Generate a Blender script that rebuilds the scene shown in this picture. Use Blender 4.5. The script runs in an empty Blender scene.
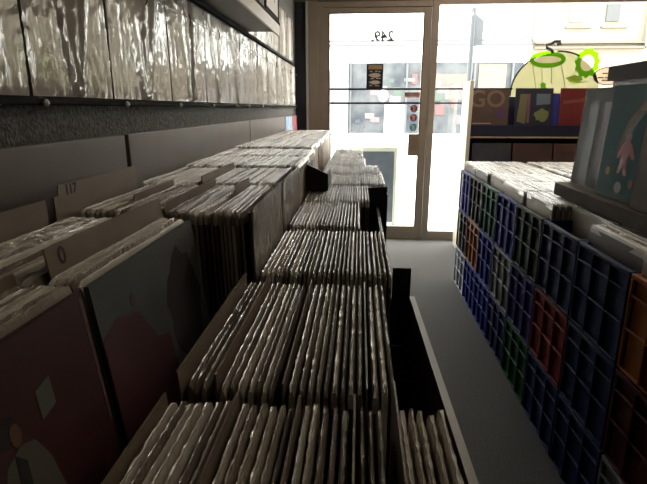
import bpy, math, random
from mathutils import Vector, Matrix
rnd = random.Random(7)
C = bpy.context.scene.collection
SC = bpy.context.scene
D2R = math.radians

# ------------------------------------------------------------------ materials
def nt(name):
    m = bpy.data.materials.new(name); m.use_nodes = True
    t = m.node_tree; b = t.nodes['Principled BSDF']
    return m, t, b, t.nodes['Material Output']
def bump(t, b, scale=60, strength=.3, dist=.002, detail=4, stretch=None):
    tc = t.nodes.new('ShaderNodeTexCoord'); n = t.nodes.new('ShaderNodeTexNoise')
    n.inputs['Scale'].default_value = scale; n.inputs['Detail'].default_value = detail
    src = tc.outputs['Object']
    if stretch:
        mp = t.nodes.new('ShaderNodeMapping'); mp.inputs['Scale'].default_value = stretch
        t.links.new(src, mp.inputs['Vector']); src = mp.outputs['Vector']
    t.links.new(src, n.inputs['Vector'])
    bp = t.nodes.new('ShaderNodeBump'); bp.inputs['Strength'].default_value = strength
    bp.inputs['Distance'].default_value = dist
    t.links.new(n.outputs['Fac'], bp.inputs['Height']); t.links.new(bp.outputs['Normal'], b.inputs['Normal'])
    return n
def mat(name, col, rough=.6, spec=.5, metal=0, bmp=None, var=None, varscale=8):
    m, t, b, o = nt(name)
    b.inputs['Base Color'].default_value = (*col, 1); b.inputs['Roughness'].default_value = rough
    b.inputs['Specular IOR Level'].default_value = spec; b.inputs['Metallic'].default_value = metal
    if bmp: bump(t, b, *bmp)
    if var:
        tc = t.nodes.new('ShaderNodeTexCoord'); n = t.nodes.new('ShaderNodeTexNoise'); n.inputs['Scale'].default_value = varscale
        n.inputs['Detail'].default_value = 5
        r = t.nodes.new('ShaderNodeValToRGB'); r.color_ramp.elements[0].position = .35; r.color_ramp.elements[1].position = .65
        r.color_ramp.elements[0].color = (*col, 1); r.color_ramp.elements[1].color = (*var, 1)
        t.links.new(tc.outputs['Object'], n.inputs['Vector']); t.links.new(n.outputs['Fac'], r.inputs['Fac']); t.links.new(r.outputs['Color'], b.inputs['Base Color'])
    return m
def random_mat(name, cols, island, rough=.55, spec=.5, transp=0, bmp=None):
    m, t, b, o = nt(name)
    if island: g = t.nodes.new('ShaderNodeNewGeometry').outputs['Random Per Island']
    else: g = t.nodes.new('ShaderNodeObjectInfo').outputs['Random']
    r = t.nodes.new('ShaderNodeValToRGB'); r.color_ramp.interpolation = 'CONSTANT'
    e = r.color_ramp.elements
    while len(e) < len(cols): e.new(.5)
    for i, c in enumerate(cols): e[i].position = i / len(cols)
    for i, c in enumerate(cols): e[i].color = (*c, 1)
    t.links.new(g, r.inputs['Fac']); t.links.new(r.outputs['Color'], b.inputs['Base Color'])
    b.inputs['Roughness'].default_value = rough; b.inputs['Specular IOR Level'].default_value = spec
    if bmp: bump(t, b, *bmp)
    if transp:
        b.inputs['IOR'].default_value = 1.75; b.inputs['Coat Weight'].default_value = .6; b.inputs['Coat Roughness'].default_value = .1
        tr = t.nodes.new('ShaderNodeBsdfTransparent'); mx = t.nodes.new('ShaderNodeMixShader'); mx.inputs['Fac'].default_value = transp
        t.links.new(b.outputs[0], mx.inputs[1]); t.links.new(tr.outputs[0], mx.inputs[2]); t.links.new(mx.outputs[0], o.inputs['Surface'])
    return m
def glass(name, tint=(.97, .99, .98), fac=.06):
    m, t, b, o = nt(name); t.nodes.remove(b)
    tr = t.nodes.new('ShaderNodeBsdfTransparent'); tr.inputs[0].default_value = (*tint, 1)
    g = t.nodes.new('ShaderNodeBsdfGlossy'); g.inputs['Roughness'].default_value = .02
    mx = t.nodes.new('ShaderNodeMixShader'); mx.inputs['Fac'].default_value = fac
    t.links.new(tr.outputs[0], mx.inputs[1]); t.links.new(g.outputs[0], mx.inputs[2]); t.links.new(mx.outputs[0], o.inputs['Surface'])
    return m
def film(name, col, transp, rough=.15, bscale=25, bstr=.5, stretch=None, spec=.9):
    m, t, b, o = nt(name)
    b.inputs['Base Color'].default_value = (*col, 1); b.inputs['Roughness'].default_value = rough; b.inputs['Specular IOR Level'].default_value = spec
    bump(t, b, bscale, bstr, .004, 3, stretch)
    tr = t.nodes.new('ShaderNodeBsdfTransparent'); mx = t.nodes.new('ShaderNodeMixShader'); mx.inputs['Fac'].default_value = transp
    t.links.new(b.outputs[0], mx.inputs[1]); t.links.new(tr.outputs[0], mx.inputs[2]); t.links.new(mx.outputs[0], o.inputs['Surface'])
    return m

COVERS = [(.34,.27,.20),(.20,.15,.11),(.62,.55,.46),(.07,.06,.05),(.30,.24,.18),(.72,.67,.58),(.16,.12,.09),(.40,.33,.25),(.16,.08,.06),(.58,.51,.42),(.11,.10,.09),(.28,.24,.20),(.64,.57,.47),(.09,.10,.11),(.34,.27,.20),(.05,.045,.04)]
SLEEVES = [(.84,.79,.70),(.50,.44,.36),(.90,.87,.80),(.34,.29,.24),(.78,.72,.62),(.26,.22,.18),(.66,.60,.51)]
M = {}
M['cover'] = random_mat('record_cover_card', COVERS, False, .55)
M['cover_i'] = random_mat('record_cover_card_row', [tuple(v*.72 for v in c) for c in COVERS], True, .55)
M['sleeve'] = random_mat('clear_sleeve_film', SLEEVES, False, .18, 1.0, .28, (190, .8, .0016))
M['sleeve_i'] = random_mat('clear_sleeve_film_row', SLEEVES, True, .2, 1.0, .28, (190, .8, .0016))
M['card'] = mat('divider_card_tan', (.20,.155,.11), .5, .5, bmp=(40,.15,.001), var=(.17,.13,.095))
M['ink'] = mat('ink_dark', (.03,.025,.02), .6)
M['black'] = mat('black_board', (.012,.012,.013), .55, .4, bmp=(90,.15,.001))
M['edge'] = mat('grey_edge_band', (.19,.175,.155), .45)
M['bench'] = mat('dark_bench_laminate', (.035,.03,.028), .5, var=(.05,.042,.038))
M['panel'] = mat('taupe_riser_laminate', (.155,.13,.12), .5, .4, bmp=(30,.08,.001), var=(.14,.118,.108))
M['wallstipple'] = mat('dark_stippled_render', (.055,.057,.055), .75, .3, bmp=(130,1.0,.006), var=(.13,.13,.12), varscale=120)
M['rail'] = mat('black_rail', (.012,.012,.012), .8, .1)
M['wire'] = mat('dark_wire', (.10,.09,.08), .35, metal=.7)
M['pin'] = mat('white_pin', (.8,.8,.78), .4)
M['shelfunder'] = mat('brown_grey_shelf_board', (.14,.12,.105), .5)
M['shelfedge'] = mat('pale_shelf_edging', (.62,.57,.52), .5, bmp=(200,.4,.001), var=(.5,.46,.42), varscale=90)
M['frame'] = mat('taupe_door_frame', (.25,.21,.165), .45, .5, bmp=(50,.08,.001), var=(.23,.19,.15))
M['frame2'] = mat('brown_frame_gasket', (.08,.06,.045), .6)
M['glass'] = glass('window_glass')
M['carpet'] = mat('grey_carpet', (.115,.112,.11), .95, .1, bmp=(500,.8,.004), var=(.075,.074,.074), varscale=160)
M['ceiling'] = mat('ceiling_paint', (.34,.31,.27), .9, .1)
M['wallpaint'] = mat('inner_wall_paint', (.16,.135,.11), .85, .1)
M['white'] = mat('white_paint', (.85,.85,.84), .5)
M['wood'] = mat('pale_wood', (.42,.30,.18), .5, var=(.33,.23,.13), varscale=14)
M['navy'] = mat('navy_board', (.012,.014,.035), .5)
M['cream'] = mat('cream_upright', (.62,.58,.46), .5)
M['film_wall'] = film('wrinkled_clear_sleeve', (.52,.49,.45), .22, .10, 22, .6, (1,1.6,.35))
M['film_bag'] = film('crumpled_bag_film', (.42,.39,.34), .25, .22, 30, 1.0)
M['film_flat'] = film('flat_sleeve_film', (.12,.125,.125), .94, .2, 16, .25)
M['street'] = mat('pale_pavement', (.72,.70,.67), .8, .2, var=(.66,.63,.6), varscale=1.2)

def transl(name,c,f=.75):
    m_,t,b,o=nt(name); b.inputs['Base Color'].default_value=(*c,1)
    q=t.nodes.new('ShaderNodeBsdfTranslucent'); q.inputs[0].default_value=(*c,1); x=t.nodes.new('ShaderNodeMixShader'); x.inputs[0].default_value=f
    t.links.new(b.outputs[0],x.inputs[1]); t.links.new(q.outputs[0],x.inputs[2]); t.links.new(x.outputs[0],o.inputs[0]); return m_
# ------------------------------------------------------------------ mesh helpers
class MB:
    def __init__(s): s.v=[]; s.f=[]; s.m=[]
    def add(s, vs, fs, mi=0):
        o=len(s.v); s.v += [tuple(v) for v in vs]; s.f += [tuple(i+o for i in f) for f in fs]; s.m += [mi]*len(fs); return s
    def box(s, x0,x1,y0,y1,z0,z1, mi=0, mtx=None):
        vs=[Vector(p) for p in ((x0,y0,z0),(x1,y0,z0),(x1,y1,z0),(x0,y1,z0),(x0,y0,z1),(x1,y0,z1),(x1,y1,z1),(x0,y1,z1))]
        if mtx: vs=[mtx@v for v in vs]
        return s.add(vs, [(0,3,2,1),(4,5,6,7),(0,1,5,4),(1,2,6,5),(2,3,7,6),(3,0,4,7)], mi)
    def tube(s, pts, r, n=8, mi=0):
        pts=[Vector(p) for p in pts]; rings=[]
        for i,p in enumerate(pts):
            d=(pts[min(i+1,len(pts)-1)]-pts[max(i-1,0)]).normalized()
            a=d.orthogonal().normalized() if abs(d.z)>.9 else Vector((0,0,1)).cross(d).normalized()
            b=d.cross(a)
            rr = r[i] if isinstance(r,(list,tuple)) else r
            rings.append([p+a*rr*math.cos(2*math.pi*k/n)+b*rr*math.sin(2*math.pi*k/n) for k in range(n)])
        vs=[v for q in rings for v in q]; fs=[]
        for i in range(len(pts)-1):
            for k in range(n):
                fs.append((i*n+k,i*n+(k+1)%n,(i+1)*n+(k+1)%n,(i+1)*n+k))
        fs.append(tuple(reversed(range(n)))); fs.append(tuple(range((len(pts)-1)*n,len(pts)*n)))
        return s.add(vs,fs,mi)
    def prism(s, poly, fn, d0, d1, mi=0):
        """poly in 2d; fn(u,v,d)->3d"""
        n=len(poly); vs=[fn(u,v,d0) for u,v in poly]+[fn(u,v,d1) for u,v in poly]
        fs=[tuple(range(n)),tuple(reversed(range(n,2*n)))]+[(i,(i+1)%n,(i+1)%n+n,i+n) for i in range(n)]
        return s.add(vs,fs,mi)
    def build(s, name, mats, parent=None, smooth=False, loc=None):
        me=bpy.data.meshes.new(name); me.from_pydata(s.v,[],s.f)
        if not isinstance(mats,(list,tuple)): mats=[mats]
        for m in mats: me.materials.append(m)
        me.polygons.foreach_set('material_index', s.m)
        if smooth: me.polygons.foreach_set('use_smooth',[True]*len(s.f))
        me.update()
        o=bpy.data.objects.new(name,me); C.objects.link(o)
        if parent: o.parent=parent
        if loc: o.location=loc
        return o
def tag(o,label,cat,group=None):
    o['label']=label; o['category']=cat
    if group: o['group']=group
    return o
def struct(o): o['kind']='structure'; return o
def empty(name,loc,label,cat,group=None,rz=0):
    o=bpy.data.objects.new(name,None); C.objects.link(o); o.location=loc; o.rotation_euler=(0,0,rz); o.empty_display_size=.05
    return tag(o,label,cat,group)
def bevel(o,w=.002,seg=2):
    b=o.modifiers.new('bevel','BEVEL'); b.width=w; b.segments=seg; b.limit_method='ANGLE'; return o
def text_mesh(name, body, size, ext, material, mtx, parent=None, off=0):
    cu=bpy.data.curves.new(name,'FONT'); cu.body=body; cu.size=size; cu.extrude=ext; cu.align_x='CENTER'; cu.align_y='CENTER'; cu.resolution_u=3; cu.offset=off
    to=bpy.data.objects.new(name,cu); C.objects.link(to); bpy.context.view_layer.update()
    me=bpy.data.meshes.new_from_object(to.evaluated_get(bpy.context.evaluated_depsgraph_get()))
    bpy.data.objects.remove(to); me.transform(mtx); me.materials.clear(); me.materials.append(material)
    o=bpy.data.objects.new(name,me); C.objects.link(o)
    if parent: o.parent=parent
    return o
def frame_mtx(origin, ux, uy):
    ux=Vector(ux).normalized(); uy=Vector(uy).normalized(); uz=ux.cross(uy)
    m=Matrix((ux,uy,uz)).transposed().to_4x4(); m.translation=Vector(origin); return m

# ------------------------------------------------------------------ room shell
WX=-.58; DY=4.7; RX=3.0; CZ=2.75; BY=-3.2
struct(MB().box(WX-.1,RX+.1,BY-.1,DY+.12,-.1,0).build('floor',M['carpet']))
struct(MB().box(WX-.1,RX+.1,BY-.1,DY+.12,CZ,CZ+.1).build('ceiling',M['ceiling']))
struct(MB().box(WX-.1,WX,BY,DY+.06,0,CZ).build('wall_left',M['wallstipple']))
struct(MB().box(RX,RX+.1,BY,DY+.06,0,CZ).build('wall_right',M['wallpaint']))
struct(MB().box(WX-.1,RX+.1,BY-.1,BY,0,CZ).build('wall_back',M['wallpaint']))
# front wall: header above the door and window
struct(MB().box(WX,RX,DY-.03,DY+.06,2.095,CZ).build('wall_front',M['wallpaint']))
# dark pillar and timber jamb beside the door
struct(bevel(MB().box(WX,-.485,DY-.03,DY+.05,0,2.095).build('trim_1',mat('dark_navy_pillar',(.02,.022,.032),.5)),.004))
struct(bevel(MB().box(-.483,-.462,DY-.06,DY+.05,0,2.095).build('trim_2',mat('pale_cloth_strip',(.42,.41,.40),.7,bmp=(60,.6,.004))),.003))
struct(bevel(MB().box(-.46,-.375,DY-.05,DY+.05,0,2.095).build('trim_3',M['frame']),.004))
# door (the whole leaf with its glass), its jamb and the window frame
d=struct(bevel(MB().box(-.375,-.345,DY-.04,DY+.04,0,2.09).box(-.345,.60,DY-.04,DY+.04,2.045,2.09).box(-.345,.60,DY-.03,DY+.04,0,.018)
    .build('door_1',M['frame']),.003))
lf=bevel(MB().box(-.343,-.275,DY-.03,DY+.02,.02,2.043).box(.533,.598,DY-.03,DY+.02,.02,2.043).box(-.275,.533,DY-.03,DY+.02,1.998,2.043).box(-.275,.533,DY-.03,DY+.02,.02,.125)
    .build('door_leaf',M['frame'],d),.004)
MB().box(-.272,.53,DY-.008,DY-.002,.127,1.996).build('pane',M['glass'],lf)
MB().box(-.282,-.272,DY-.034,DY-.030,.125,1.998).box(.530,.540,DY-.034,DY-.030,.125,1.998).box(-.272,.530,DY-.034,DY-.030,1.992,2.0).build('gasket',M['frame2'],lf)
for z in (1.372,1.252): MB().tube([(-.27,DY-.045,z),(.53,DY-.045,z)],.0085,8).build('push_bar',M['rail'],lf)
bevel(MB().box(.44,.535,DY-.05,DY-.031,.79,.985).build('lock_plate',mat('brown_lock_plate',(.20,.15,.11),.4),lf),.004)
MB().tube([(.566,DY-.031,1.12),(.566,DY-.045,1.12)],.012,12).build('lock_knob',mat('brass_knob',(.25,.19,.11),.35,metal=.6),lf)
w=struct(bevel(MB().box(.602,.66,DY-.045,DY+.045,0,2.09).box(.66,RX,DY-.045,DY+.045,2.055,2.09).box(.66,RX,DY-.045,DY+.045,0,.085)
    .build('window_1',M['frame']),.004))
MB().box(.662,RX-.002,DY-.008,DY-.002,.087,2.053).build('pane',M['glass'],w)
for z in (1.372,1.252): MB().tube([(.66,DY-.045,z),(1.16 if z<1.3 else 1.32,DY-.045,z)],.007,8).build('glazing_bar',M['rail'],w)

# lettering on the door, reads from the street
tx=text_mesh('house_number','249.',.115,.0012,M['ink'],frame_mtx((.185,DY+.004,1.812),(-1,0,0),(0,0,1)),None,.004)
tag(tx,'black street number 249 on the door glass, reversed from inside','lettering')
# poster, stickers
def sticker(name,x0,x1,z0,z1,cols,label,cat,round_=False,detail=True,parent=None,group=None):
    y=DY-.0095
    b=MB()
    if round_:
        n=20; cx=(x0+x1)/2; cz=(z0+z1)/2; rx=(x1-x0)/2; rz=(z1-z0)/2
        b.prism([(cx+rx*math.cos(2*math.pi*k/n),cz+rz*math.sin(2*math.pi*k/n)) for k in range(n)],lambda u,v,dd:(u,y+dd,v),0,-.0012)
    else: b.box(x0,x1,y-.0012,y,z0,z1)
    if detail:
        rr=random.Random(name+str(x0))
        for k in range(5):
            u0=x0+(x1-x0)*rr.uniform(.12,.4); u1=u0+(x1-x0)*rr.uniform(.2,.45); v=z0+(z1-z0)*(.15+.15*k)
            b.box(u0,u1,y-.0022,y-.0012,v,v+(z1-z0)*.08,1)
    o=b.build(name,cols); 
    return tag(o,label,cat,group)
skull=empty('hanging_sign',(.128,DY-.012,1.50),'small black sign with pale printed face hanging on the door glass','sign')
b=MB(); b.box(-.075,.07,-.004,0,-.12,.085); b.build('board',mat('sign_black',(.015,.015,.03),.4),skull)
b=MB(); b.box(-.06,.06,-.006,-.004,.04,.075)
b.build('heading_strip',mat('sign_tan',(.35,.24,.12),.6),skull)
b=MB(); n=18
for (cx,cz,rx,rz) in ((0,-.01,.052,.035),(0,-.07,.05,.03)):
    b.prism([(cx+rx*math.cos(2*math.pi*k/n)*(1+.15*math.sin(5*k)),cz+rz*.55*math.sin(2*math.pi*k/n)) for k in range(n)],lambda u,v,dd:(u,dd,v),-.004,-.006)
for (u,v,q) in ((-.045,.018,.02),(0,.02,.022),(.03,.017,.016),(-.04,-.042,.03),(.01,-.04,.04),(-.05,-.1,.025),(0,-.103,.04)): b.box(u,u+q,-.006,-.004,v,v+.008)
b.build('print',mat('sign_print',(.55,.45,.36),.6),skull)
sticker('round_sticker',.16,.25,1.265,1.368,[transl('sticker_white',(.85,.85,.85),.9)]*2,'round white sticker on the door glass between the two bars','sticker',True,False)
red=mat('sticker_dark_red',(.22,.02,.03),.5); blu=mat('sticker_blue',(.04,.22,.36),.5); pk=mat('sticker_pale',(.7,.62,.6),.5)
for (z,m_,nm) in ((1.205,red,'dark red square sticker on the door edge, topmost of three'),(1.125,red,'dark red square sticker on the door edge, middle of three'),(1.04,blu,'blue square sticker on the door edge, lowest of three')):
    sticker('square_sticker',.45,.515,z-.033,z+.033,[m_,pk],nm,'sticker',True,True,group='stickers beside the door lock')
sticker('pink_sticker',.395,.53,1.30,1.345,[mat('sticker_pink',(.62,.28,.26),.6),pk],'wide pink sticker on the door glass between the bars','sticker',False,True)

# window decal: record player drawn with green curly-haired figure outline
def oval(cx,cz,rx,rz,n=32,wob=0,seed=0,a0=0,a1=2*math.pi):
    rr=random.Random(seed); return [(cx+rx*(1+wob*math.sin(k*2.2+seed))*math.cos(a0+(a1-a0)*k/(n)),cz+rz*(1+wob*math.cos(k*2.2+seed))*math.sin(a0+(a1-a0)*k/(n))) for k in range(n+(0 if a1-a0>6.2 else 1))]
dec=empty('window_decal',(1.72,DY-.012,1.5),'large round translucent window decal with lime green drawing and black outline','decal')
dec.location=(1.702,DY-.012,1.512)
dl=lambda u,v,dd:(u-1.72,dd,v-1.5)
mt_,t_,b_,o_=nt('decal_beige_film'); b_.inputs['Base Color'].default_value=(.37,.36,.26,1); b_.inputs['Roughness'].default_value=.5
tr=t_.nodes.new('ShaderNodeBsdfTranslucent'); tr.inputs[0].default_value=(.37,.36,.26,1); mx=t_.nodes.new('ShaderNodeMixShader'); mx.inputs[0].default_value=.75
t_.links.new(b_.outputs[0],mx.inputs[1]); t_.links.new(tr.outputs[0],mx.inputs[2]); t_.links.new(mx.outputs[0],o_.inputs[0])
lime=transl('decal_lime',(.33,.68,.02)); 
bd=MB().prism(oval(1.71,1.33,.37,.33,40),dl,0,.001).build('backing',mt_,dec)
def arcband(cx,cz,rx,rz,th,a0,a1,n,d0,d1,name,m_):
    b=MB()
    for k in range(n):
        A=a0+(a1-a0)*k/n; B=a0+(a1-a0)*(k+1)/n
        q=[(cx+(rx+e)*math.cos(a),cz+(rz+e)*math.sin(a)) for a,e in ((A,0),(B,0),(B,th),(A,th))]
        b.prism(q,dl,d0,d1)
    return b.build(name,m_,dec)
arcband(1.71,1.33,.37,.33,.014,D2R(120),D2R(185),16,-.002,0,'black_outline',M['ink'])
arcband(1.71,1.33,.37,.33,.014,D2R(62),D2R(92),10,-.002,0,'black_outline',M['ink'])
arcband(1.62,1.60,.115,.03,.038,0,2*math.pi,30,-.003,-.001,'green_disc_ring',lime)
MB().prism(oval(1.62,1.60,.12,.035,24),dl,-.001,-.0004).build('disc_centre',transl('decal_grey',(.9,.87,.84),.97),dec)
b=MB(); pts=[(1.66,1.655),(1.645,1.675),(1.60,1.695),(1.585,1.715),(1.63,1.725),(1.66,1.745),(1.71,1.745),(1.72,1.725),(1.68,1.72)]
b.tube([dl(u,v,-.004) for u,v in pts],.013,6); b.build('tone_arm',mat('decal_black_line',(.04,.035,.03),.6),dec)
b=MB()
for k in range(36):
    A=2*math.pi*k/36; B=2*math.pi*(k+1)/36
    wa=1+.10*math.sin(k*1.9); wb=1+.10*math.sin((k+1)*1.9)
    b.prism([(1.955+.056*math.cos(A),1.57+.066*math.sin(A)),(1.955+.056*math.cos(B),1.57+.066*math.sin(B)),(1.955+.10*wb*math.cos(B),1.57+.118*wb*math.sin(B)),(1.955+.10*wa*math.cos(A),1.57+.118*wa*math.sin(A))],dl,-.002,-.001)
b.build('green_curls',lime,dec)
MB().prism(oval(1.955,1.57,.056,.066,20),dl,-.003,-.002).build('grey_face_oval',transl('decal_mauve',(.93,.84,.84),.97),dec)
MB().prism([(1.585,1.35),(1.63,1.35),(1.63,1.40),(1.60,1.42),(1.585,1.40)],dl,-.002,-.001).build('green_spot',lime,dec)
b=MB()
for (u0,v0,u1,v1) in ((1.50,1.56,1.55,1.36),(1.58,1.55,1.60,1.38),(1.66,1.55,1.68,1.40),(1.74,1.56,1.80,1.36),(1.80,1.46,1.92,1.43),(1.84,1.40,1.98,1.42)):
    b.tube([dl(u0,v0,-.002),dl(u1,v1,-.002)],.003,5)
b.build('thin_lines',transl('decal_olive_line',(.42,.46,.22)),dec)
MB().prism(oval(1.87,1.44,.07,.03,16,.2,3),dl,-.0015,-.0005).build('pale_green_patch',transl('decal_pale_green',(.50,.62,.12)),dec)
bg=empty('badge_decal',(2.125,DY-.012,1.475),'small oval badge decal with dark outline and printed lines on window','decal')
dl2=lambda u,v,dd:(u,dd,v)
MB().prism(oval(0,0,.125,.075,28),dl2,0,.001).build('backing',transl('badge_cream',(.46,.40,.33)),bg)
b=MB()
for k in range(28):
    A=2*math.pi*k/28;B=2*math.pi*(k+1)/28
    b.prism([(.125*math.cos(A),.075*math.sin(A)),(.125*math.cos(B),.075*math.sin(B)),(.117*math.cos(B),.068*math.sin(B)),(.117*math.cos(A),.068*math.sin(A))],dl2,-.002,0)
b.build('outline',M['ink'],bg)
b=MB()
for (z,x0,x1) in ((.022,-.05,.05),(-.012,-.085,-.035),(-.012,-.025,.02),(-.012,.03,.085),(-.035,-.05,.05)): b.box(x0,x1,-.002,0,z-.006,z+.006)
b.build('printed_lines',mat('badge_ink',(.12,.07,.05),.6),bg)

# ------------------------------------------------------------------ left wall fittings
pan_joints=[(-.6,1.184),(1.204,2.59),(2.60,3.82),(3.83,4.55)]
lab=['nearest','second nearest','third nearest','farthest']
for (a,c),l in zip(pan_joints,lab):
    o=bevel(MB().box(WX+.0006,WX+.02,a,c,.74,1.148).build('riser_panel',M['panel']),.002)
    tag(o,f'taupe laminate panel on the left wall behind the records, {l} of four','panel','taupe panels behind the records')
r=empty('wall_rail',(WX,0,1.205),'black ledge rail under the wall albums with white pins','rail')
b=bevel(MB().box(.001,.024,.2,4.58,.010,.024).build('ledge',M['rail'],r),.003)
for y in (.60,.88,1.20,1.57,1.93,2.3,2.56,2.92): MB().tube([(.024,y,.014),(.028,y,.014),(.032,y,.014)],[.005,.007,.003],8).build('pin',M['pin'],r)
r2=tag(bevel(MB().box(WX+.001,WX+.022,.2,4.58,1.558,1.574).build('top_rail',M['rail']),.003),'black upper rail running above the lower wall albums','rail')
wr=empty('hanging_wire',(WX,0,1.485),'thin wire with hooks strung across the front of the wall albums','wire')
MB().tube([(.034,.25+i*.36,-.004*math.sin(i*1.7)) for i in range(13)],.0016,6).build('wire_line',M['wire'],wr)
for i in range(13): MB().tube([(.034,.32+i*.34,.012),(.038,.32+i*.34,.003),(.036,.33+i*.34,-.014),(.033,.325+i*.34,-.022)],.0018,6).build('hook',M['wire'],wr)

def wall_album(y0,y1,z0,col,seed,label,group,h=.315,dim=False):
    rr=random.Random(seed)
    e=empty('wall_album',(WX+.004,(y0+y1)/2,z0),label,'record album',group)
    hw=(y1-y0)/2-.004
    cm=mat('wall_cover',col,.6,var=tuple(min(1,c*1.6+.03) for c in col),varscale=5)
    MB().box(0,.004,-hw+.006,hw-.006,0,h-.012).build('cover',cm,e)
    n=36; vs=[]; fs=[]
    fold=[(rr.uniform(-.6,.6),rr.uniform(.02,.09),rr.uniform(.4,1)) for _ in range(11)]
    ph=rr.uniform(0,6)
    for j in range(n+1):
        for i in range(n+1):
            u=-1+2*i/n; v=j/n
            d=.006
            for (a,wd,am) in fold:                    # folds fanning out from the bottom middle
                c=a*(.15+.9*v); d+=.0055*am*math.exp(-((u-c)/(wd*(.4+v)))**2)*(1-.3*v)
            d+=.0025*math.sin(u*5+ph)*v+.0015*rr.uniform(-1,1)*.6
            if j in (0,): d=.005
            edge=.0
            vs.append((d+.002,u*hw*(1.0+.008*math.sin(v*9+ph)),v*h))
    for j in range(n):
        for i in range(n): a=j*(n+1)+i; fs.append((a,a+1,a+n+2,a+n+1))
    s=MB().add(vs,fs).build('plastic_sleeve',M['film_wall'],e,True)
    return e
wy=[.50,.866,1.167,1.543,1.904,2.24,2.541,2.899,3.23,3.57,3.914,4.25,4.56]
wc=[(.12,.10,.10),(.30,.29,.26),(.22,.24,.23),(.34,.27,.26),(.36,.34,.32),(.30,.31,.28),(.38,.36,.34),(.42,.30,.22),(.30,.30,.30),(.42,.37,.33),(.40,.38,.36),(.36,.35,.34)]
ORD=['first','second','third','fourth','fifth','sixth','seventh','eighth','ninth','tenth','eleventh','twelfth','thirteenth','fourteenth','fifteenth','sixteenth','seventeenth','eighteenth','nineteenth','twentieth']
ORD+=['twenty-'+x for x in ORD[:9]]+['thirtieth']+['thirty-'+x for x in ORD[:9]]+['fortieth']+['forty-'+x for x in ORD[:9]]
for i in range(12):
    wall_album(wy[i],wy[i+1],1.2305,wc[i],i+3,f'plastic-wrapped album on the left wall\'s lower row, {ORD[i]} from the camera','albums in the lower row on the left wall')
for i,(a,c) in enumerate(((2.68,3.02),(3.03,3.37),(3.38,3.72),(3.73,4.07),(4.08,4.42))):
    wall_album(a,c,1.576,(.42,.38,.34),i+30,f'plastic-wrapped album on the left wall\'s upper row, {ORD[i]} beyond the shelf','albums in the upper row on the left wall')
sh=empty('wall_shelf',(WX,0,1.578),'brown-grey wall shelf with pale edging above the wall albums','shelf')
MB().box(.001,.138,.6,2.66,0,.012).build('board',M['shelfunder'],sh)
MB().box(.120,.152,.6,2.82,.0525,.064).build('black_lip',M['rail'],sh)
bevel(MB().box(.139,.150,.6,2.80,-.002,.052).build('front_edging',M['shelfedge'],sh),.002)
pr=empty('black_framed_print',(-.455,2.80,1.63),'white print with a black brushed figure in a black frame on the wall shelf end','picture')
# stands on the shelf end, facing the aisle
pr.location=(-.430,2.60,1.6425); pr.scale=(1,1.2,1)
MB().box(-.006,.0,-.16,.16,.0,.33).build('backing',M['rail'],pr)
MB().box(0,.003,-.16,.16,0,.014).box(0,.003,-.16,.16,.316,.33).box(0,.003,-.16,-.146,.014,.316).box(0,.003,.128,.16,.014,.316).build('frame',M['rail'],pr)
MB().box(0,.0015,-.146,.146,.014,.316).build('paper',mat('print_paper',(.72,.68,.66),.6),pr)
b=MB(); pl=lambda u,v,dd:(dd,u,v)
b.prism([(-.12,.27),(-.10,.16),(-.07,.13),(-.05,.10),(-.02,.11),(.0,.07),(.03,.10),(.05,.06),(.06,.11),(.10,.10),(.07,.15),(.11,.17),(.06,.19),(.06,.27),(.02,.24),(-.01,.29)],pl,.0015,.0022)
b.build('brushed_figure',M['ink'],pr)
ps=empty('small_poster',(WX+.001,4.30,1.02),'blue and red poster on the left wall panel under the rail near the door','poster')
MB().box(0,.002,.0,.36,.0,.155).build('blue_half',mat('poster_blue',(.10,.28,.52),.5,var=(.4,.5,.6),varscale=20),ps)
MB().box(0,.002,.361,.68,.0,.155).build('red_half',mat('poster_red',(.45,.09,.06),.5,var=(.15,.05,.1),varscale=20),ps)
ps.location=(WX+.0205,3.86,.99)

# ------------------------------------------------------------------ benches and bins
bn=empty('display_bench',(0,0,0),'long dark bench under the record bins along the left wall','bench')
bevel(MB().box(-.558,.088,-.6,3.66,.58,.618).build('bench_top',M['bench'],bn),.003)
MB().box(.05,.068,-.6,3.66,.06,.58).box(-.54,.05,3.62,3.64,.06,.58).build('front_panel',M['bench'],bn)
MB().box(-.54,.04,-.58,3.62,0,.06).build('plinth',M['black'],bn)
ri=empty('raised_tray',(0,0,.6185),'dark raised tray holding the upper rows of records by the wall','tray')
MB().box(-.558,-.172,.78,3.98,0,.106).box(-.558,-.215,-.6,.779,0,.106).build('base',M['bench'],ri)
def bin_(y0,y1,x0,x1,z0,ztop,label,taper=.0,ext=None,back=True):
    e=empty('record_bin',(0,0,z0),label,'bin','black record bins on the low bench')
    MB().box(x0,x1,y0,y1,0,.006).build('floor_board',M['black'],e)
    xr0,xr1 = (x1,x1)
    h=ztop-z0
    # aisle side board, leaning outwards a little
    b=MB(); t=.008
    xa,xb=(ext if ext else (x1,x1))
    vs=[(x1-taper,y0,.006),(x1-taper+t,y0,.006),(x1-taper+t,y1,.006),(x1-taper,y1,.006),(xa,y0,h),(xa+t,y0,h),(xb+t,y1,h),(xb,y1,h)]
    b.add(vs,[(0,3,2,1),(4,5,6,7),(0,1,5,4),(1,2,6,5),(2,3,7,6),(3,0,4,7)])
    b.build('side_board',M['black'],e)
    e2=MB(); vs=[(xa-.0005,y0,h),(xa+t+.0005,y0,h),(xb+t+.0005,y1,h),(xb-.0005,y1,h),(xa-.0005,y0,h+.002),(xa+t+.0005,y0,h+.002),(xb+t+.0005,y1,h+.002),(xb-.0005,y1,h+.002)]
    e2.add(vs,[(0,3,2,1),(4,5,6,7),(0,1,5,4),(1,2,6,5),(2,3,7,6),(3,0,4,7)]); 
    return e,e2,h
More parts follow.
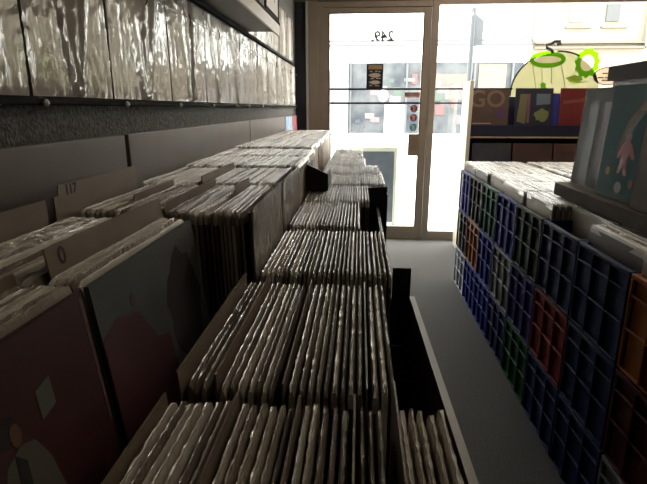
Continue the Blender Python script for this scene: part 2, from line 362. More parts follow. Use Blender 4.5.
e,e2,h=bin_(.07,.860,-.165,.085,.619,.878,'black bin nearest the camera with a grey-edged side board',.0,(.112,.096)); e2.build('edge_band',M['edge'],e)
MB().box(.060,.084,.780,.788,.006,.20).build('end_board',M['black'],e)
# black upright corner board standing past the first bin
ub=tag(bevel(MB().box(.064,.097,.862,.868,.62,.932).build('corner_board',M['black']),.001),'small black upright board at the end of the nearest bin\'s side','board')
e,e2,h=bin_(.872,1.825,-.165,.064,.619,.86,'black bin second from the camera, hidden under four rows',.0,(.066,.066)); e2.build('edge_band',M['black'],e)
e,e2,h=bin_(1.84,2.52,-.165,.100,.619,.90,'wide black bin with a tapering black end board, third from the camera',.0,(.100,.104)); e2.build('edge_band',M['black'],e)
MB().add([(-.165,1.831,.0),(.080,1.831,.0),(.107,1.831,.312),(-.165,1.831,.300),(-.165,1.839,.0),(.080,1.839,.0),(.107,1.839,.312),(-.165,1.839,.300)],[(0,1,2,3),(7,6,5,4),(0,4,5,1),(1,5,6,2),(2,6,7,3),(3,7,4,0)]).build('end_board',M['black'],e)
e,e2,h=bin_(2.53,3.60,-.165,.035,.619,.86,'black bin farthest from the camera by the door',.0,(.036,.036)); e2.build('edge_band',M['black'],e)

# ------------------------------------------------------------------ records
def cover_geo(t):
    L=.155; H=.305
    # folded card cover: spine closed at one end, slightly bowed top edge
    vs=[];fs=[]; n=6
    for i in range(n+1):
        y=-L+2*L*i/n; bw=.0006*math.sin(math.pi*i/n)
        hz=H-(.0015 if i in(0,n) else 0)
        vs+=[(-t/2-bw,y,0),(t/2+bw,y,0),(t/2+bw,y,hz-.001),(t/2-.0006,y,hz),(-t/2+.0006,y,hz),(-t/2-bw,y,hz-.001)]
    for i in range(n):
        a=i*6
        for k in range(6): fs.append((a+k,a+(k+1)%6,a+6+(k+1)%6,a+6+k))
    fs.append((5,4,3,2,1,0)); a=n*6; fs.append((a,a+1,a+2,a+3,a+4,a+5))
    return vs,fs
def sleeve_geo(seed,t,n=44):
    rr=random.Random(seed); L=.1565; vs=[];fs=[]
    ph=rr.uniform(0,6); top=.3115+rr.uniform(0,.0035)
    for i in range(n+1):
        y=-L+2*L*i/n
        c=.00022*math.sin(i*.12+ph)+rr.uniform(-.00012,.00012); w=t*.5*rr.choice([.34,.5,.7])*rr.uniform(.85,1.15)
        z=top+rr.choice([-.0006,0,.0004])*rr.uniform(.5,1.1)+.0006*math.sin(i*.2+ph*2)
        if i in (0,n): z-=.004
        vs+=[(-t/2-.0004,y,.290),(t/2+.0004,y,.290),(t/2+.0003,y,.3035),(c+w,y,z),(c-w*.3,y,z-.001),(c-w,y,z-.0002),(-t/2-.0003,y,.3035)]
    for i in range(n):
        a=i*7
        for k in range(7):
            if k==0: continue
            fs.append((a+k,a+(k+1)%7,a+7+(k+1)%7,a+7+k))
    fs.append((6,5,4,3,2,1,0)); a=n*7; fs.append(tuple(range(a,a+7)))
    return vs,fs
T=[.0036,.0044,.0052,.0060]
CG=[cover_geo(t) for t in T]; SG=[[sleeve_geo(10*i+k,t) for k in range(4)] for i,t in enumerate(T)]
def mk(name,g,m):
    me=bpy.data.meshes.new(name); me.from_pydata(g[0],[],g[1]); me.materials.append(m); me.update(); return me
CM=[mk('record_cover',g,M['cover']) for g in CG]
SGL=[[sleeve_geo(10*i+k,t,20) for k in range(4)] for i,t in enumerate(T)]
SM=[[mk('record_sleeve',g,M['sleeve']) for g in gs] for gs in SG]
# one record with its sleeve; every other is a copy of it
proto=bpy.data.objects.new('record',CM[1]); C.objects.link(proto)
psl=bpy.data.objects.new('plastic_sleeve',SM[1][0]); C.objects.link(psl); psl.parent=proto
used=[False]
def place(i,k,mtx,label,group):
    if not used[0]: o=proto; s=psl; used[0]=True
    else:
        o=proto.copy(); C.objects.link(o); s=psl.copy(); C.objects.link(s); s.parent=o
    o.data=CM[i]; s.data=SM[i][k]; o.matrix_world=mtx
    tag(o,label,'record',group); return o
stuffv=MB()
def row(x0,x1,yc,zb,lean=0,pitch=.0082,label=None,group=None,gaps=(),jit=1.0,leanvar=1.0,left_first=True):
    """x0,x1: span of the record tops across the row; gaps: x of divider cards"""
    x=x0; idx=0; out=[]
    rr=random.Random(int((x0*1000+yc*7919+zb*31)*10))
    gaps=sorted(gaps)
    while x<x1-.003:
        i=rr.choice([0,1,1,2,2,3]); t=T[i]
        p=t+pitch-.0052+rr.uniform(-.0004,.0012)
        g=[q for q in gaps if x-.002<q<x+p+.002]
        if g: x=g[0]+.0035; gaps=[q for q in gaps if q not in g]; continue
        la=D2R(lean)+D2R(.15)*rr.uniform(-1,1)*leanvar*0
        xt=x+p/2
        # rotation about Y: top towards -X for a negative lean
        m=Matrix.Translation((xt-math.sin(la)*.305, yc+rr.uniform(-.004,.004)*jit, zb+abs(math.sin(la))*t/2+.0004))@Matrix.Rotation(la,4,'Y')@Matrix.Rotation(rr.uniform(-.0012,.0012),4,'Z')
        if label:
            place(i,rr.randrange(4),m,f'sleeved record, {ORD[idx]} from the left in {label}',group)
        else:
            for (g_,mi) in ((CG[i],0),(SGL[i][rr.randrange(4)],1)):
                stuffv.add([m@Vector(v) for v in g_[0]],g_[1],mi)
        idx+=1; x+=p
    return idx
cardn=[0]
def card(x,yc,zb,lean,tab,label,txt=None,h=.325,tw=None,group='tan divider cards among the records',tcut=.02,m='card'):
    e=empty('divider_card',(0,0,0),label,'divider card',group)
    la=D2R(lean); e.matrix_world=Matrix.Translation((x-math.sin(la)*.305,yc,zb+.0006))@Matrix.Rotation(la,4,'Y')
    w=.157; t=.0010
    tw=tw or (-w,w)
    poly=[(-w,0),(w,0),(w,h if tw[1]<w else h+tab)]
    if tw[1]<w: poly+=[(tw[1]+.004,h),(tw[1],h+tab)]
    if tw[0]>-w: poly+=[(tw[0],h+tab),(tw[0]-.004,h),(-w,h)]
    else: poly+=[(-w,h+tab)]
    MB().prism(poly,lambda u,v,dd:(dd,u,v),-t,t).build('card',M[m],e)
    if txt:
        s,yy,zz,body=txt
        text_mesh('lettering',body,s,.0003,M['ink'],frame_mtx((t+.0003,yy,zz),(0,1,0),(0,0,1)),e,.0005)
    return e
ZL=.6255; ZU=.7255; ZR=.6845
# upper block next to the wall (raised tray)
row(-.478,-.283,.300,ZU,-7,label='the upper row nearest the camera',group='records in the nearest upper row',gaps=(-.40,-.345))
row(-.478,-.281,.622,ZU,-7,label='the second upper row from the camera',group='records in the second upper row',gaps=(-.325,))
row(-.484,-.192,.975,ZU,-1.5,pitch=.0084,label='the third upper row from the camera',group='records in the third upper row',gaps=(-.43,-.33,-.25))
row(-.52,-.192,1.315,ZU,-1.5,pitch=.0088,label='the fourth upper row from the camera',group='records in the fourth upper row',gaps=(-.37,))
ups=[(1.655,-.53,-.18),(1.995,-.54,-.19),(2.335,-.545,-.20),(2.675,-.545,-.20),(3.015,-.545,-.205),(3.355,-.545,-.21),(3.70,-.545,-.215)]
for i,(yc,a,c) in enumerate(ups): row(a,c,yc,ZU+(.004 if i<2 else .010),-1,jit=1.5)
# low block in the bins
row(-.178,.085,.262,ZL,0,pitch=.0088,label='the low row nearest the camera',group='records in the nearest low row',gaps=(-.112,-.052,.0,.036))
row(-.172,.042,.598,ZL,0,pitch=.0084,label='the second low row from the camera',group='records in the second low row',gaps=(-.140,-.072,.012))
row(-.166,.056,.960,ZL,0,pitch=.0084,label='the third low row from the camera',group='records in the third low row',gaps=())
row(-.166,.006,1.315,ZL,0,pitch=.0084,label='the fourth low row from the camera',group='records in the fourth low row',gaps=())
row(-.166,.034,1.665,ZL,0,jit=1.5)
row(-.160,.096,2.005,ZL,0,jit=1); row(-.160,.096,2.345,ZL,0,jit=1)
row(-.160,.030,2.700,ZL,0,jit=1.5); row(-.160,.028,3.050,ZL,0); row(-.160,.028,3.41,ZL,0)

# divider cards
c1=card(-.499,.935,ZU,-1,.018,'tan divider card with tab marked 117 standing above the records by the wall',(.024,-.105,.348,'117'),h=.342,tw=(-.14,.157))
card(-.500,.600,ZU,-1,.0,'plain tan divider card against the wall panel, nearer than the 117 card',h=.342)
c2=card(-.325,.640,ZU,-7,.0,'tan divider card marked 0 behind the blue-grey album',(.028,-.130,.328,'0'),h=.343)
card(-.40,.300,ZU,-7,.0,'tan divider card, left of two in the nearest upper row',h=.325)
card(-.345,.300,ZU,-7,.0,'rounded tan divider card behind the red album',h=.325)
card(-.43,.975,ZU,-1.5,.012,'tan divider card at the left of the third upper row',tw=(-.05,.157),h=.312)
card(-.33,.975,ZU,-1.5,.0,'tan divider card in the middle of the third upper row',h=.328)
card(-.25,.975,ZU,-1.5,.022,'tan divider card right of the middle in the third upper row',h=.310,tw=(.02,.157))
card(-.37,1.315,ZU,-1.5,.015,'tan divider card in the fourth upper row',h=.314)
card(-.183,.262,ZL,-4,.0,'tan divider card leaning at the left end of the nearest low row',h=.318)
card(-.112,.262,ZL,0,.0,'tan divider card left of centre in the nearest low row',h=.322)
card(-.052,.262,ZL,0,.0,'tan divider card in the centre of the nearest low row',h=.320)
card(.0,.262,ZL,0,.0,'tan divider card right of centre in the nearest low row',h=.324)
card(.036,.262,ZL,0,.004,'tall tan divider card towards the right end of the nearest low row',h=.335)
card(-.178,.598,ZL,-4,.0,'tan divider card leaning at the left end of the second low row',h=.328)
card(-.140,.598,ZL,0,.0,'tan divider card second from the left in the second low row',h=.326)
card(-.072,.598,ZL,0,.0,'tan divider card near the centre of the second low row',h=.318)
card(.012,.598,ZL,0,.0,'tan divider card towards the right of the second low row',h=.316)

# big albums whose fronts face the aisle
def front_album(x,yc,zb,lean,label,cover_m,paint,filmm='film_flat',t=.006,name='album'):
    e=empty(name,(0,0,0),label,'record album'); la=D2R(lean)
    e.matrix_world=Matrix.Translation((x-math.sin(la)*.313,yc,zb+.0012))@Matrix.Rotation(la,4,'Y')
    MB().box(-t/2,t/2,-.156,.156,0,.312).build('cover',cover_m,e)
    paint(e,t/2)
    n=16; vs=[];fs=[]; rr=random.Random(x*100+yc)
    for j in range(n+1):
        for i in range(n+1):
            u=-1+2*i/n; v=j/n
            vs.append((t/2+.0025+.0016*abs(math.sin(3*u+4*v))+(.0008*rr.uniform(0,1) if 0<i<n else 0),u*.158,v*.319+(.0015*math.sin(i) if j==n else 0)))
    for j in range(n):
        for i in range(n): a=j*(n+1)+i; fs.append((a,a+1,a+n+2,a+n+1))
    MB().add(vs,fs).build('plastic_sleeve',M[filmm],e,True)
    return e
pf=lambda u,v,dd:(dd,u,v)
def art(e,name,m,poly,d0,d=.0004): return MB().prism(poly,pf,d0,d0+d).build(name,m,e)
def paint_red(e,x):
    art(e,'dark_hair',mat('art_hair',(.03,.018,.015),.7),oval(.022,.247,.013,.013,16),x,.0004)
    art(e,'face',mat('art_skin',(.15,.07,.035),.7),oval(.030,.240,.006,.010,16),x+.0004,.0004)
    art(e,'jacket',mat('art_jacket',(.12,.105,.08),.7),[(-.03,.0),(.0,.19),(.014,.222),(.032,.229),(.048,.224),(.060,.20),(.072,.14),(.08,.0)],x,.0004)
    art(e,'lapel',mat('art_lapel',(.02,.018,.018),.7),[(.012,.10),(.024,.226),(.034,.215),(.028,.10)],x+.0004,.0004)
    art(e,'pink_patch',mat('art_pink',(.14,.07,.07),.6),[(.149,.305),(.155,.305),(.155,.17),(.151,.17)],x,.0004)
    art(e,'price_sticker',mat('art_price',(.14,.15,.12),.5),[(.062,.232),(.082,.236),(.082,.262),(.062,.258)],x,.0006)
def paint_blue(e,x):
    art(e,'red_shape',mat('art_red',(.085,.022,.026),.7),[(-.155,.0),(-.155,.25),(-.12,.262),(-.07,.25),(-.035,.20),(.0,.19),(.02,.0)],x,.0004)
    art(e,'brown_portrait',mat('art_brown',(.022,.016,.014),.8),oval(.075,.20,.062,.085,20,.10,1),x,.0004)
    art(e,'pink_dot',mat('art_dot',(.09,.05,.05),.7),oval(-.077,.267,.006,.008,12),x,.0004)
front_album(-.2735,.287,ZU,-7,'dark red album with a man in a pale jacket, facing the aisle',mat('red_album_card',(.07,.013,.014),.6,var=(.05,.011,.010),varscale=7),paint_red)
front_album(-.2715,.611,ZU,-7,'blue-grey album with dark portrait and red shape, behind the red album',mat('bluegrey_album_card',(.085,.097,.098),.6,var=(.06,.068,.07),varscale=10),paint_blue)
front_album(-.1830,.975,ZU,-1.5,'brown-covered album closing the right end of the third upper row',mat('brown_album_card',(.10,.08,.06),.6,var=(.05,.04,.03),varscale=12),lambda e,x:None,'film_bag',.004)
front_album(-.1830,1.318,ZU,-1.5,'album in a crumpled clear bag at the right end of the fourth upper row',mat('bagged_album_card',(.16,.14,.12),.6,var=(.34,.31,.27),varscale=14),lambda e,x:None,'film_bag',.004)
# black empty box corner on the upper block
bx=empty('black_open_box',(-.150,1.66,.942),'black open box standing between the upper and lower rows','box')
bb=MB().prism([(-.022,0),(.048,0),(.048,.055),(-.022,.088)],lambda u,v,dd:(u,dd,v),0,.006).box(-.022,-.017,.006,.16,0,.085).box(.043,.048,.006,.16,0,.055).box(-.017,.043,.006,.16,-.001,.004)
bb.build('box_body',M['black'],bx)

# ------------------------------------------------------------------ crates on the right
CR={'blue':(.012,.035,.30),'navy':(.014,.035,.13),'green':(.012,.10,.03),'darkgreen':(.012,.045,.025),'teal':(.01,.11,.08),'red':(.30,.025,.018),'orange':(.42,.13,.015),
    'grey':(.26,.27,.28),'white':(.50,.53,.60),'black':(.025,.025,.03),'maroon':(.10,.012,.012),'brown':(.34,.12,.045),'violet':(.035,.03,.20)}
CMAT={k:mat('crate_'+k,tuple(c*.72 for c in v),.6,.18,bmp=(40,.06,.001)) for k,v in CR.items()}
def crate_mesh():
    W=.40;L=.310;H=.262; b=MB()          # x 0..W, y 0..L, z 0..H ; walls with ribs standing out
    w=.004; r=.011
    b.box(r,W-r,r,L-r,0,.004)
    for (x0,x1,y0,y1) in ((r,r+w,r,L-r),(W-r-w,W-r,r,L-r),(r+w,W-r-w,r,r+w),(r+w,W-r-w,L-r-w,L-r)): b.box(x0,x1,y0,y1,.004,H)
    t=.0035
    # long faces (normal +-X)
    for s in (0,1):
        xa,xb=(0,r) if s==0 else (W-r,W)
        for y in (0,L/3-t,2*L/3-t,L-2*t-.001): b.box(xa,xb,y+.0005,y+2*t+.0005,0,H-.014)
        for z in (.0,.112,.203): b.box(xa+.0006,xb,0.008,L-.008,z,z+.005)
    for s in (0,1):
        ya,yb=(0,r) if s==0 else (L-r,L)
        for x in (.001,W/4-t,W/2-t,3*W/4-t,W-2*t-.001): b.box(x,x+2*t,ya+.0002,yb,0.0003,H-.0145)
        for z in (.0,.112,.203): b.box(.009,W-.009,ya+.0008,yb,z+.0002,z+.0048)
    return b
def rim_mesh():
    W=.40;L=.310;H=.262; b=MB(); z0=H-.013; z1=H; q=.016
    b.box(0,q,0,L,z0,z1).box(W-q,W,0,L,z0,z1).box(q,W-q,0,q,z0,z1).box(q,W-q,L-q,L,z0,z1); return b
cb=crate_mesh(); rb=rim_mesh(); first={}
def crate(x,y,z,colr,label,group):
    if not first:
        e=empty('plastic_crate',(x,y,z),label,'crate',group)
        bo=bevel(cb.build('crate_body',CMAT['blue'],e),.0012,1); rm=bevel(rb.build('rim',CMAT['blue'],e),.002,2); hd=MB().box(-.0004,.004,.125,.185,.2525,.2585).build('grip_slot',M['ink'],e)
        first['e']=(e,bo,rm,hd); 
        for q in (bo,rm): q.material_slots[0].link='OBJECT'
        e_,bo_,rm_,hd_=e,bo,rm,hd
    else:
        e0,b0,r0,h0=first['e']; e_=e0.copy(); C.objects.link(e_); 
        bo_,rm_,hd_=b0.copy(),r0.copy(),h0.copy()
        for q in (bo_,rm_,hd_): C.objects.link(q); q.parent=e_
        e_.location=(x,y,z); tag(e_,label,'crate',group)
    for q in (bo_,rm_): q.material_slots[0].link='OBJECT'; q.material_slots[0].material=CMAT[colr]
    return e_
ys=[.955+.3195*k for k in range(8)]       # near edges
top=['orange','navy','navy','darkgreen','blue','teal','black','blue']
mid=['maroon','navy','red','violet','grey','blue','brown','black']
bot=['grey','navy','navy','green','navy','blue','blue','white']
for li,(cols,z) in enumerate(((bot,.0005),(mid,.2645),(top,.5485))):
    z=(.0005,.2705,.5405)[li]
    for k,y in enumerate(ys):
        cn={'darkgreen':'dark green','blue':'blue','navy':'navy blue'}.get(cols[k],cols[k])
        crate(.70,y,z,cols[k],f'{cn} plastic crate in the {("bottom","middle","top")[li]} layer by the aisle, {ORD[k]} from the camera',f'{("bottom","middle","top")[li]} layer crates along the aisle')
# thin spacer lips: crates stack on their rims
zb=.5405
for cx,(nm) in ((1.105,'second'),(1.51,'third')):
    st=tag(MB().box(cx,cx+.40,ys[0],ys[-1]+.31,0,.5395).build('crate_table',M['bench']),f'dark low table under the {nm} line of crates from the aisle','table')
    for k,y in enumerate(ys):
        crate(cx,y,zb,rnd.choice(['blue','navy','black','grey','blue']),f'plastic crate full of records in the {nm} line from the aisle, {ORD[k]} from the camera','crates behind the aisle crates')
RB=zb+.005
starts=[.722,.728,.80,.73,.722,.735,.722,.722]
for k,y in enumerate(ys):
    if k==1: row(starts[k],1.08,y+.155,RB,0,pitch=.0088,jit=.0,label='the second aisle crate from the camera',group='records in the second aisle crate')
    elif k==0: row(starts[k],1.08,y+.155,RB,0,jit=.0)
    else: row(starts[k],1.08,y+.155,RB,0,jit=.0)
    row(1.128,1.49,y+.155,RB,0,jit=.0,pitch=.0092)
    row(1.532,1.89,y+.155,RB,0,jit=.0,pitch=.0098)
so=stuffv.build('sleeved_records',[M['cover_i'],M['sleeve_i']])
so['kind']='stuff'; so['label']='rows of sleeved records packed in the far bins and the crates'; so['category']='records'
# grey separator boards poking up at the far end
for k,(x,y) in enumerate(((.80,3.16),(1.13,2.86),(1.30,2.56))):
    pass

# display rack on top of the crates with tall albums
rk=empty('album_rack',(.80,1.2,.868),'brown display rack standing on the crates holding upright albums','rack')
bevel(MB().box(.0,.20,.02,.90,0,.050).build('base_board',mat('rack_tan',(.10,.08,.06),.8,.1,var=(.08,.06,.045)),rk),.003)
MB().box(.105,.117,.02,.75,.050,.435).build('back_board',M['bench'],rk)
bevel(MB().box(.086,.215,.0,.76,.435,.485).build('top_box',mat('rack_top_grey',(.13,.125,.13),.85,.1),rk),.003)
MB().box(.118,.19,.06,.08,.050,.435).box(.118,.19,.66,.68,.050,.435).build('bracket',M['bench'],rk)
def rack_album(x,yc,z,yaw,col,paint,label,h=.372,w=.157):
    e=empty('upright_album',(x,yc,z),label,'record album','albums standing on the rack'); e.rotation_euler=(0,D2R(3),D2R(yaw))
    cm=mat('rack_cover',tuple(c*.8 for c in col[0]),.8,.1,var=tuple(c*.8 for c in col[1]),varscale=col[2])
    MB().box(-.003,.003,-w,w,0,h-.012).build('cover',cm,e); paint(e)
    n=10; vs=[];fs=[]
    for j in range(n+1):
        for i in range(n+1):
            u=-1+2*i/n; v=j/n; vs.append((-.0055-.0012*abs(math.sin(3*u+5*v+x*40)),u*(w+.003),v*h))
    for j in range(n):
        for i in range(n): a=j*(n+1)+i; fs.append((a,a+n+1,a+n+2,a+1))
    MB().add(vs,fs).build('plastic_sleeve',film('rack_film',(.40,.42,.42),.93,.45,20,.3,None,.2) if 'rack_film' not in bpy.data.materials else bpy.data.materials['rack_film'],e,True)
def aart(e,name,c,poly): 
    if name+'_m' in bpy.data.materials: m=bpy.data.materials[name+'_m']
    else: m=mat(name+'_m',c,.6)
    return MB().prism(poly,lambda u,v,dd:(dd,u,v),-.0036,-.003).build(name,m,e)
def p_teal(e):
    aart(e,'orange_drip',(.26,.16,.09),[(-.15,.31),(-.04,.31),(.02,.26),(.05,.17),(.07,.16),(.03,.25),(-.02,.28),(-.15,.29)])
    aart(e,'dark_streak',(.04,.06,.07),[(-.10,.325),(-.03,.325),(.08,.17),(.05,.16)])
    aart(e,'red_figure',(.30,.05,.065),[(-.01,.205),(.005,.215),(.022,.205),(.02,.19),(.05,.165),(.062,.135),(.05,.13),(.036,.15),(.034,.12),(.045,.085),(.03,.085),(.014,.112),(.0,.08),(-.016,.082),(-.004,.12),(-.008,.15),(-.035,.13),(-.045,.14),(-.02,.175),(-.002,.188)])
    aart(e,'yellow_mark',(.25,.20,.04),oval(.10,.085,.014,.014,10))
    aart(e,'small_red_lamps',(.24,.06,.05),oval(-.05,.06,.012,.015,10))
    aart(e,'pale_figure',(.22,.26,.26),oval(.02,.04,.022,.018,12))
    aart(e,'lower_band',(.03,.08,.10),[(-.15,.0),(.15,.0),(.15,.02),(-.15,.02)])
def p_grey(e):
    aart(e,'mauve_stripe',(.14,.125,.16),[(-.06,.04),(-.01,.04),(-.01,.31),(-.06,.31)])
    aart(e,'blue_stripe',(.10,.13,.155),[(.03,.02),(.10,.02),(.10,.31),(.03,.31)])
rack_album(.860,1.925,.921,1,((.22,.23,.225),(.18,.19,.19),8),p_grey,'grey striped album upright on the rack, left of the teal album')
rack_album(.838,1.655,.921,1,((.055,.15,.17),(.09,.19,.20),7),p_teal,'teal album with a red figure, upright on the rack')
rack_album(.818,1.385,.921,1,((.30,.24,.22),(.22,.18,.17),7),lambda e:None,'pale brown album on the rack at the right edge of view')

# dark display stand by the window
st=empty('window_display_stand',(.90,4.25,0),'dark navy display stand with a cream upright in front of the window','stand')
bevel(MB().box(-.03,.0,-.02,.26,0,1.42).build('upright',M['cream'],st),.003)
MB().box(.002,1.75,.20,.218,.55,1.30).build('back_panel',M['navy'],st)
bevel(MB().box(.002,1.75,.02,.20,1.02,1.04).build('upper_ledge',M['navy'],st),.002)
MB().box(.002,1.75,.0,.02,.985,1.075).build('ledge_front',M['navy'],st)
bevel(MB().box(.002,1.75,-.01,.02,.972,.984).build('wood_trim',M['wood'],st),.002)
MB().box(.002,1.75,-.20,.20,.60,.62).box(.002,1.75,-.22,-.20,.60,.72).build('lower_ledge',M['navy'],st)
MB().box(.01,.05,-.18,.20,0,.60).box(1.70,1.74,-.18,.20,0,.60).build('leg_panel',M['navy'],st)
def flat_album(x,z,w,cols,paint,label,y=4.33,h=.315,tilt=-6,name='album'):
    e=empty(name,(x,y,z),label,'record album','albums on the window stand'); e.rotation_euler=(D2R(tilt),0,0)
    MB().box(-w/2,w/2,-.004,.0,0,h).build('cover',mat('stand_cover',cols[0],.55,var=cols[1],varscale=9),e)
    paint(e)
def sart(e,name,c,poly): return MB().prism(poly,lambda u,v,dd:(u,dd,v),-.0052,-.004).build(name,mat(name+'_ink',c,.6),e)
def p_go(e):
    text_mesh('lettering','GO',.19,.0004,mat('bronze_letters',(.16,.10,.075),.5),frame_mtx((-.02,-.005,.235),(1,0,0),(0,0,1)),e,.003)
    sart(e,'purple_square',(.07,.03,.10),[(.06,.09),(.13,.09),(.13,.16),(.06,.16)])
    sart(e,'small_print',(.30,.22,.18),[(-.13,.04),(.02,.04),(.02,.05),(-.13,.05)])
def p_mid(e):
    sart(e,'olive_portrait',(.12,.11,.05),[(-.13,.06),(-.06,.04),(-.05,.28),(-.11,.28)])
    sart(e,'pink_panel',(.14,.06,.08),[(-.05,.05),(-.03,.05),(-.03,.28),(-.05,.28)])
    sart(e,'blue_grey_panel',(.09,.13,.16),[(.02,.19),(.13,.20),(.13,.28),(.02,.28)])
    sart(e,'green_blot',(.13,.15,.05),oval(.07,.11,.06,.05,16,.2,4))
def p_redalb(e):
    sart(e,'letter_like_band',(.18,.05,.03),[(-.12,.20),(.05,.22),(.10,.27),(.07,.28),(.02,.24),(-.12,.225)])
flat_album(1.06,1.042,.312,((.075,.045,.036),(.06,.038,.03)),p_go,'brown album lettered GO on the stand, left of the dark one')
flat_album(1.415,1.042,.300,((.012,.012,.03),(.02,.018,.035)),p_mid,'black album with green and blue pictures, centre of the stand',h=.325)
flat_album(1.615,1.042,.11,((.012,.02,.16),(.02,.03,.20)),lambda e:None,'narrow deep blue album between the black and red albums',h=.285,y=4.36)
flat_album(1.775,1.042,.300,((.13,.012,.012),(.11,.01,.01)),p_redalb,'red album on the stand left of the crate-top rack',h=.325,y=4.34)
lowc=[((.02,.025,.04),(.04,.04,.05),'slate blue'),((.06,.025,.02),(.04,.022,.02),'brown red'),((.07,.03,.022),(.045,.026,.022),'russet'),((.10,.08,.08),(.16,.10,.08),'dark grey'),((.05,.05,.06),(.1,.08,.1),'near black')]
for k,(c0,c1,nm) in enumerate(lowc):
    flat_album(1.08+.325*k,.622,.312,(c0,c1),lambda e:None,f'{nm} album on the lower ledge of the window stand, {ORD[k]} from left',y=4.20,tilt=-8,name='album',h=.312)

# ------------------------------------------------------------------ the street outside
struct(MB().box(-30,40,DY+.12,40,-.15,-.02).build('ground',M['street']))
def facade():
    e=empty('white_shop_building',(0,16,0),'white painted shop building across the street seen through the door','building')
    MB().box(-16,5.0,0,6,0,3.0).box(-16,5.0,.15,6,3.0,4.7).build('wall',mat('white_render',(.80,.80,.80),.8,var=(.78,.78,.78)),e)
    b=MB()
    b.box(-1.0,5.0,-.10,0,2.98,3.04).box(-1.0,5.0,-.08,0,3.10,3.16).box(-16,-1.0,-.1,0,3.0,3.14)
    b.build('cornice',mat('cornice_grey',(.06,.063,.07),.7),e)
    b=MB(); 
    b.box(-.35,4.8,-.04,0,.35,2.52).build('shop_glazing',mat('shop_glass_dark',(.026,.032,.040),.3,.1,var=(.075,.08,.085),varscale=1.6),e)
    MB().box(-.80,-.36,-.22,-.041,0,2.54).build('pilaster',mat('pilaster_grey',(.12,.125,.14),.7),e)
    MB().box(-3.5,-.82,-.04,0,.4,2.3).build('side_glazing',mat('side_glass',(.12,.12,.115),.4,.1,var=(.4,.37,.35),varscale=1.5),e)
    MB().box(-.34,4.9,-.12,-.041,.0,.45).build('stallriser',mat('stall_white',(.8,.78,.78),.7),e)
    MB().box(.75,1.35,-.09,-.041,.46,1.30).build('notice',mat('notice_pinkwhite',(.80,.74,.73),.7),e)
    MB().box(3.5,4.3,-.09,-.041,1.55,2.45).build('cream_poster',mat('poster_cream',(.13,.105,.07),.7),e)
    MB().box(3.55,4.2,-.095,-.091,1.50,1.68).build('red_band',mat('poster_redband',(.30,.06,.06),.7),e)
    MB().box(1.9,3.3,-.06,-.041,1.45,2.2).build('tan_display',mat('display_tan',(.10,.08,.065),.7,var=(.06,.06,.06),varscale=3),e)
    for x in (-.33,1.36,2.02,3.35,4.45): MB().box(x,x+.06,-.13,-.041,.46,2.52).build('mullion',mat('mullion_grey',(.05,.056,.065),.5),e)
    for k in range(36):
        rr=random.Random(k+3); x=rr.uniform(-.2,4.4); z=rr.uniform(.6,2.0); c=rr.choice([(.08,.035,.035),(.035,.055,.045),(.11,.105,.095),(.02,.03,.05),(.09,.07,.08)])
        MB().box(x,x+rr.uniform(.12,.35),-.055-.001*k,-.041,z,z+rr.uniform(.10,.34)).build('displayed_item',mat('window_item',c,.7),e)
    return e
facade()
cbd=empty('cream_building',(0,15.9,0),'cream rendered building with sash windows across the street at right','building')
MB().box(5.02,12,0,6,0,2.2).box(5.02,12,.10,6,2.2,4.7).build('wall',mat('cream_render',(.175,.15,.11),.8,var=(.168,.145,.106)),cbd)
MB().box(5.02,8.1,-.12,.1,2.86,2.92).box(5.02,8.1,-.10,.1,3.0,3.05).build('string_course',mat('course_grey_cream',(.075,.065,.05),.7),cbd)
for x in (5.85,6.85):
    MB().box(x,x+.72,-.02,.1,3.42,3.48).build('sill',mat('sill_grey',(.09,.08,.065),.7),cbd)
wf=MB().box(6.95,7.32,.04,.1,3.60,4.5).build('window',mat('sash_grey',(.06,.063,.066),.6,.2),cbd)
wf=MB().box(5.95,6.35,.04,.1,3.60,4.5).build('window',mat('sash_pale',(.14,.14,.145),.6,.2),cbd)
MB().box(8.06,8.12,-.12,.1,2.86,4.7).build('downpipe',mat('pipe_grey',(.15,.14,.13),.5),cbd)
sp=empty('street_sign_pole',(1.42,7,0),'grey street pole with an edge-on sign plate outside the window','sign pole')
gp=mat('galvanised_grey',(.035,.042,.05),.5)
MB().tube([(0,0,-.02),(0,0,2.42)],.033,12).build('pole',gp,sp)
MB().tube([(0,0,2.42),(0,0,2.45)],[.037,.02],12).build('cap',gp,sp)
bevel(MB().prism([(.034,1.98),(.13,2.0),(.13,2.28),(.034,2.36)],lambda u,v,dd:(u,dd,v),-.01,.01).build('sign_plate',mat('sign_plate_grey',(.055,.063,.07),.5,var=(.045,.05,.058),varscale=12),sp),.003)
ab=empty('sandwich_board',(.10,5.35,-.02),'blue-grey sandwich board with olive frame standing outside the door','sign board')
MB().box(-.28,.27,.0,.02,.03,.79).build('panel',mat('board_bluegrey',(.035,.045,.06),.45,var=(.055,.065,.08),varscale=9),ab)
MB().box(-.31,-.28,-.008,.03,0,.83).box(.27,.30,-.008,.03,0,.83).box(-.28,.27,-.008,.03,.79,.83).build('frame',mat('board_olive',(.30,.32,.26),.5),ab)
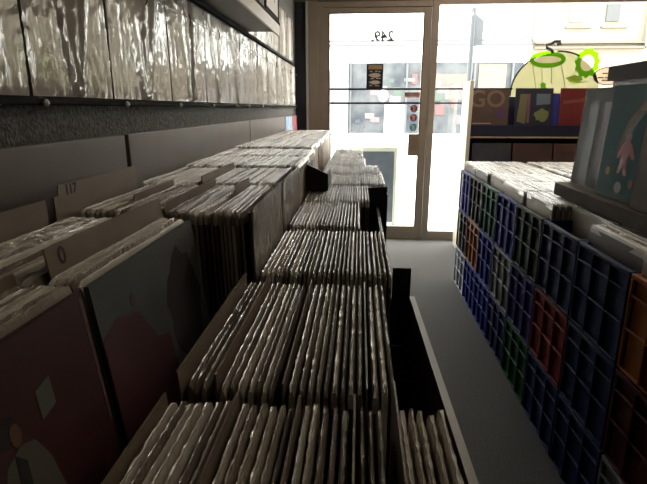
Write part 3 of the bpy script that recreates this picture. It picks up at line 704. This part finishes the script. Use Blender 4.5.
MB().add([(-.30,.031,.80),(.29,.031,.80),(.29,.30,.0),(-.30,.30,.0),(-.30,.045,.81),(.29,.045,.81),(.29,.314,.0),(-.30,.314,.0)],[(0,1,2,3),(7,6,5,4),(0,4,5,1),(1,5,6,2),(2,6,7,3),(3,7,4,0)]).build('rear_leg',mat('board_back',(.2,.2,.2),.6),ab)

# ------------------------------------------------------------------ light
wd=bpy.data.worlds.new('overcast_sky'); SC.world=wd; wd.use_nodes=True
bgn=wd.node_tree.nodes['Background']; bgn.inputs[0].default_value=(1.0,.965,.915,1); bgn.inputs[1].default_value=6.6
pl_=bpy.data.lights.new('window_portal','AREA'); pl_.shape='RECTANGLE'; pl_.size=3.6; pl_.size_y=2.1; pl_.cycles.is_portal=True
po=bpy.data.objects.new('window_portal',pl_); C.objects.link(po); po.location=(1.2,DY+.10,1.05); po.rotation_euler=(D2R(-90),0,0)

# added warm fill lights, shaped as ceiling fittings and out of view
def fitting(x,y,pw,label):
    e=empty('fill_light',(x,y,CZ),label,'fill light')
    bevel(MB().box(-.62,.62,-.09,.09,-.06,0).build('housing',M['white'],e),.005)
    m,t,b,o=nt('fill_tube'); b.inputs['Emission Color'].default_value=(1,.84,.66,1); b.inputs['Emission Strength'].default_value=3
    MB().tube([(-.58,0,-.08),(.58,0,-.08)],.019,12).build('tube',m,e)
    l=bpy.data.lights.new('fill_lamp','AREA'); l.shape='RECTANGLE'; l.size=1.2; l.size_y=.16; l.energy=pw; l.color=(1,.84,.66)
    lo=bpy.data.objects.new('fill_lamp',l); C.objects.link(lo); lo.parent=e; lo.location=(0,0,-.105)
fitting(1.2,3.6,10,'added ceiling fill light nearer the shop window'); fitting(1.2,.6,.8,'added ceiling fill light farther from the shop window')

# ------------------------------------------------------------------ camera
cd=bpy.data.cameras.new('camera'); cam=bpy.data.objects.new('camera',cd); C.objects.link(cam); SC.camera=cam
cam.location=(0,0,1.21); cam.rotation_euler=(D2R(90-15.003),0,D2R(4.033))
cd.sensor_width=36; cd.lens=500/647*36; cd.clip_start=.02; cd.clip_end=200
vs=SC.view_settings; vs.view_transform='Standard'; vs.look='None'; vs.gamma=1; vs.exposure=1.25; vs.use_curve_mapping=False
SC.cycles.max_bounces=8; SC.cycles.diffuse_bounces=5; SC.cycles.transparent_max_bounces=16
